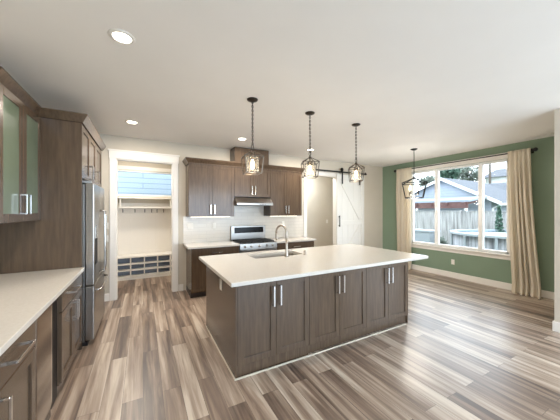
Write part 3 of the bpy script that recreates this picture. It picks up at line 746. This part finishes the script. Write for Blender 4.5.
# ------------------------------------------------------------------ outside
GZ = -.45
gr = box(XR+.2, 60, -25, 50, GZ-.1, GZ).build('ground', 'grass'); gr['kind'] = 'structure'
gr = box(XR+.2, 8.1, -8, 12, GZ, GZ+.06).build('bounce_slab', 'bounce'); gr['kind'] = 'structure'  # unseen slab, added to bounce daylight up to the dining ceiling
gr = box(-25, XR+.2, 7.5, 50, GZ-.1, GZ).build('ground_back', 'grass'); gr['kind'] = 'structure'
def leaves(b, c, rx, ry, rz, n, size, rnd, cone=False):
    for _ in range(n):
        a = rnd.uniform(0, 2*PI); h_ = rnd.uniform(-1, 1); q = rnd.uniform(.55, 1)
        rad = (1-(h_+1)/2)*q+.05 if cone else math.sqrt(max(0, 1-h_*h_))*q
        if not cone: hh = h_*q
        else: hh = h_
        p = Vector((c[0]+rx*rad*math.cos(a), c[1]+ry*rad*math.sin(a), c[2]+rz*hh))
        u = Vector((rnd.uniform(-1, 1), rnd.uniform(-1, 1), rnd.uniform(-1, 1))).normalized(); v = u.orthogonal().normalized()
        s_ = size*rnd.uniform(.6, 1.3)
        vs = [b.bm.verts.new(p+u*s_*x+v*s_*.55*y) for x, y in ((-1, 0), (0, -1), (1, 0), (0, 1))]
        b.bm.faces.new(vs)
def plant(name, label, cat, loc, rx, ry, rz, zc, n, size, m, cone=False, seed=1, trunk=.06, group=None):
    rnd = random.Random(seed); t_ = thing(name, label, cat, loc, 0, group)
    MB().tube([(0, 0, 0), (.02, .02, zc*.6), (0, 0, zc)], [trunk, trunk*.8, trunk*.4], 8).build('trunk', 'bark', t_, smooth=True)
    b = MB(); leaves(b, (0, 0, zc), rx, ry, rz, n, size, rnd, cone)
    if not cone:
        for _ in range(5):
            a = rnd.uniform(0, 2*PI); leaves(b, (rx*.55*math.cos(a), ry*.55*math.sin(a), zc+rz*rnd.uniform(-.4, .5)), rx*.5, ry*.5, rz*.5, n//6, size, rnd)
    b.build('foliage', m, t_)
# fence
FX = 11.5
def fence(label, y0, y1, x, ztop):
    fn = thing('wood_fence', label, 'fence', (x, y0, GZ)); H_ = ztop-GZ; rnd = random.Random(5)
    b = MB(); y = 0
    while y < y1-y0-.01:
        b.box(0, .02, y+.003, min(y+.145, y1-y0), .04, H_-rnd.uniform(.03, .05)); y += .15
    b.build('boards', 'fence', fn)
    b = MB(); b.box(-.03, .05, 0, y1-y0, H_-.035, H_); b.build('cap_rail', 'fence', fn)
    b = MB()
    for z in (.3, H_-.25): b.box(.02, .06, 0, y1-y0, z, z+.09)
    b.build('rail', 'fence', fn)
    y = .0
    while y <= y1-y0:
        box(-.045, .0, y-.045, y+.045, 0, H_+.02).build('post', 'fence', fn); y += 2.2
fence('weathered grey board fence behind the pool outside the window', 1.29, 14.5, FX, 1.575)
# pool
pl = thing('above_ground_pool', 'round above-ground pool with weathered grey walls outside the window', 'pool', (9.75, 3.35, GZ))
R2 = 1.55
MB().lathe([(R2-.02, 1.3), (R2, 1.3), (R2, 0), (R2-.02, 0), (R2-.02, 1.3)], n=64, cap=False).build('wall', 'poolwall', pl, smooth=True)
MB().lathe([(R2-.09, 1.3), (R2-.09, 1.36), (R2+.07, 1.36), (R2+.07, 1.3), (R2-.09, 1.3)], n=64, cap=False).build('rim', 'util', pl)
MB().lathe([(R2-.03, 1.28), (.001, 1.28)], n=64, cap=False).build('water', 'water', pl)
for k in range(12):
    a = 2*PI*k/12+.1; x, y = (R2+.025)*math.cos(a), (R2+.025)*math.sin(a)
    MB().tube([(x, y, 0), (x, y, 1.3)], .035, 8).build('upright', 'util', pl)
# utility box and low plants
ub = thing('storage_box', 'pale grey outdoor box standing against the fence left of the pool', 'box', (9.6, 6.05, GZ))
box(-.3, .3, -.42, .42, 0, 1.22).build('body', 'util', ub, bevel=.02); box(-.33, .33, -.45, .45, 1.22, 1.29).build('lid', 'util', ub, bevel=.01)
box(-.305, -.3, -.1, .1, .72, .84).build('panel', 'black', ub)
plant('flowering_shrub', 'pale leafy shrub in the gap between the grey box and the pool', 'shrub', (9.3, 5.25, GZ), .26, .22, .45, .7, 260, .06, 'leaf2', seed=3, trunk=.02)
plant('conical_shrub', 'small green cone-shaped evergreen standing behind the pool', 'shrub', (11.0, 4.22, GZ), .3, .3, 1.1, 1.08, 900, .06, 'leaf', True, seed=4)
plant('bushy_shrub', 'grey-green bush beside the cone-shaped evergreen', 'shrub', (10.9, 3.3, GZ), .3, .4, .75, 1.0, 700, .07, 'leaf2', seed=6)
# gabled neighbour house: gable faces the window (x = 16), ridge runs away
hs = thing('gabled_house', 'pale blue-grey gabled house beyond the fence', 'house', (16, 9.0, GZ))
ez = 1.9-GZ; ap = 3.45-GZ; yl, yr = 4.0, -2.45         # eave half widths
zl = ap-yl*.40; zr = ap+yr*.53
b = MB(); b.prism([(yr, 0), (yl, 0), (yl, zl), (0, ap), (yr, zr)], 'x', .25, 4.6); b.build('wall', 'siding', hs)
def roofslab(ya, za, yb, zb, t_=.14):
    return MB().prism([(ya, za), (yb, zb), (yb, zb+t_), (ya, za+t_)], 'x', 0, 4.9)
b = roofslab(yl+.5, zl-.2, 0, ap+.0); b.build('roof', 'shingle', hs)
b = roofslab(yr-.55, zr-.29, 0, ap+.0); b.build('roof', 'shingle', hs)
b = MB(); b.prism([(yl+.5, zl-.22), (0, ap-.03), (0, ap+.14), (yl+.5, zl-.05)], 'x', -.05, 0); b.prism([(yr-.55, zr-.32), (0, ap-.03), (0, ap+.14), (yr-.55, zr-.14)], 'x', -.05, 0)
b.build('fascia', 'extwhite', hs)
b = MB(); b.tube([(.02, yr-.6, zr-.25), (4.8, yr-.6, zr-.25)], .07, 8); b.build('gutter', 'extwhite', hs)
b = MB(); b.tube([(.25, yr-.06, 0), (.25, yr-.06, zr-.45), (.06, yr-.5, zr-.3)], .05, 8); b.build('downspout', 'extwhite', hs)
# lean-to patio roof on the gable side
pt = thing('patio_cover', 'low patio roof with redwood beams in front of the gabled house', 'patio cover', (14.2, 8.9, GZ))
MB().prism([(0, 2.47), (1.7, 2.70), (1.7, 2.80), (0, 2.57)], 'y', -2.3, 3.2).build('roof', 'lightroof', pt)
b = MB(); b.box(0, .06, -2.2, 3.2, 2.15, 2.45); b.build('beam', 'redwood', pt)
for k in range(7):
    y = -2.1+k*.85; MB().prism([(-.12, 2.30), (1.65, 2.55), (1.65, 2.67), (-.12, 2.44)], 'y', y-.03, y+.03).build('rafter', 'redwood', pt)
for y in (-2.1, .5, 3.0): box(.0, .1, y-.05, y+.05, 0, 2.149).build('post', 'extwhite', pt)
# farther house with grey roof, utility pole, trees
h2 = thing('grey_roofed_house', 'low house with a grey shingle roof, right behind the gabled house', 'house', (22, 7.2, GZ))
MB().box(.6, 8, -6, 4.2, 0, 2.75).build('wall', 'siding', h2)
MB().prism([(-.2, 2.62), (4.3, 4.35), (8.6, 2.62), (8.6, 2.5), (-.2, 2.5)], 'y', -6.4, 4.6).build('roof', 'shingle', h2)
box(-.3, -.2, -6.4, 4.6, 2.46, 2.66).build('gutter', 'extwhite', h2)
box(.54, .6, .2, 1.5, 1.0, 2.2).build('window', 'blackglass', h2)
MB().tube([(2.0, -.6, 3.3), (2.0, -.6, 4.0)], .14, 10).build('vent_pipe', 'extwhite', h2)
h3 = thing('distant_white_house', 'distant white house whose wall rises over the grey roof', 'house', (38, 11.0, GZ))
MB().box(0, 8, -7, 5.0, 0, 6.2).build('wall', 'extwhite', h3)
MB().prism([(-.5, 6.1), (4, 7.6), (8.5, 6.1)], 'y', -7.4, 5.4).build('roof', 'shingle', h3)
up = thing('utility_pole', 'grey utility pole standing behind the grey roof', 'pole', (34, 13.85, GZ))
MB().tube([(0, 0, 0), (0, 0, 8.5)], [.14, .1], 10).build('pole', 'bark', up); box(-.06, .06, -1.1, 1.1, 7.6, 7.75).build('crossarm', 'bark', up)
for x, y, r_, zc, s_, lab in ((33, 20.2, 1.2, 5.6, 11, 'leafy tree behind the left slope of the gabled house, leftmost of three'), (30, 16.1, 1.1, 6.3, 12, 'dark leafy tree right of the gable peak, middle of three distant trees'), (36, 17.0, 1.5, 6.6, 13, 'pale leafy tree above the grey roof slope, rightmost of three distant trees')):
    plant('tree', lab, 'tree', (x, y, GZ), r_, r_, 1.2, zc, 700, .2, 'leaf' if s_ == 12 else 'leaf2', seed=s_, trunk=.2, group='trees behind the houses')
# neighbour wall outside the mudroom window
nw = thing('neighbor_house', 'white lap-sided house wall seen through the mudroom window', 'house', (0, 9.0, GZ))
box(-4, 5, 0, 5, 0, 5.4).build('wall', 'siding2', nw)
MB().prism([(-.5, 5.3), (2.5, 7), (5.5, 5.3)], 'x', -4.3, 5.3).build('roof', 'shingle', nw)
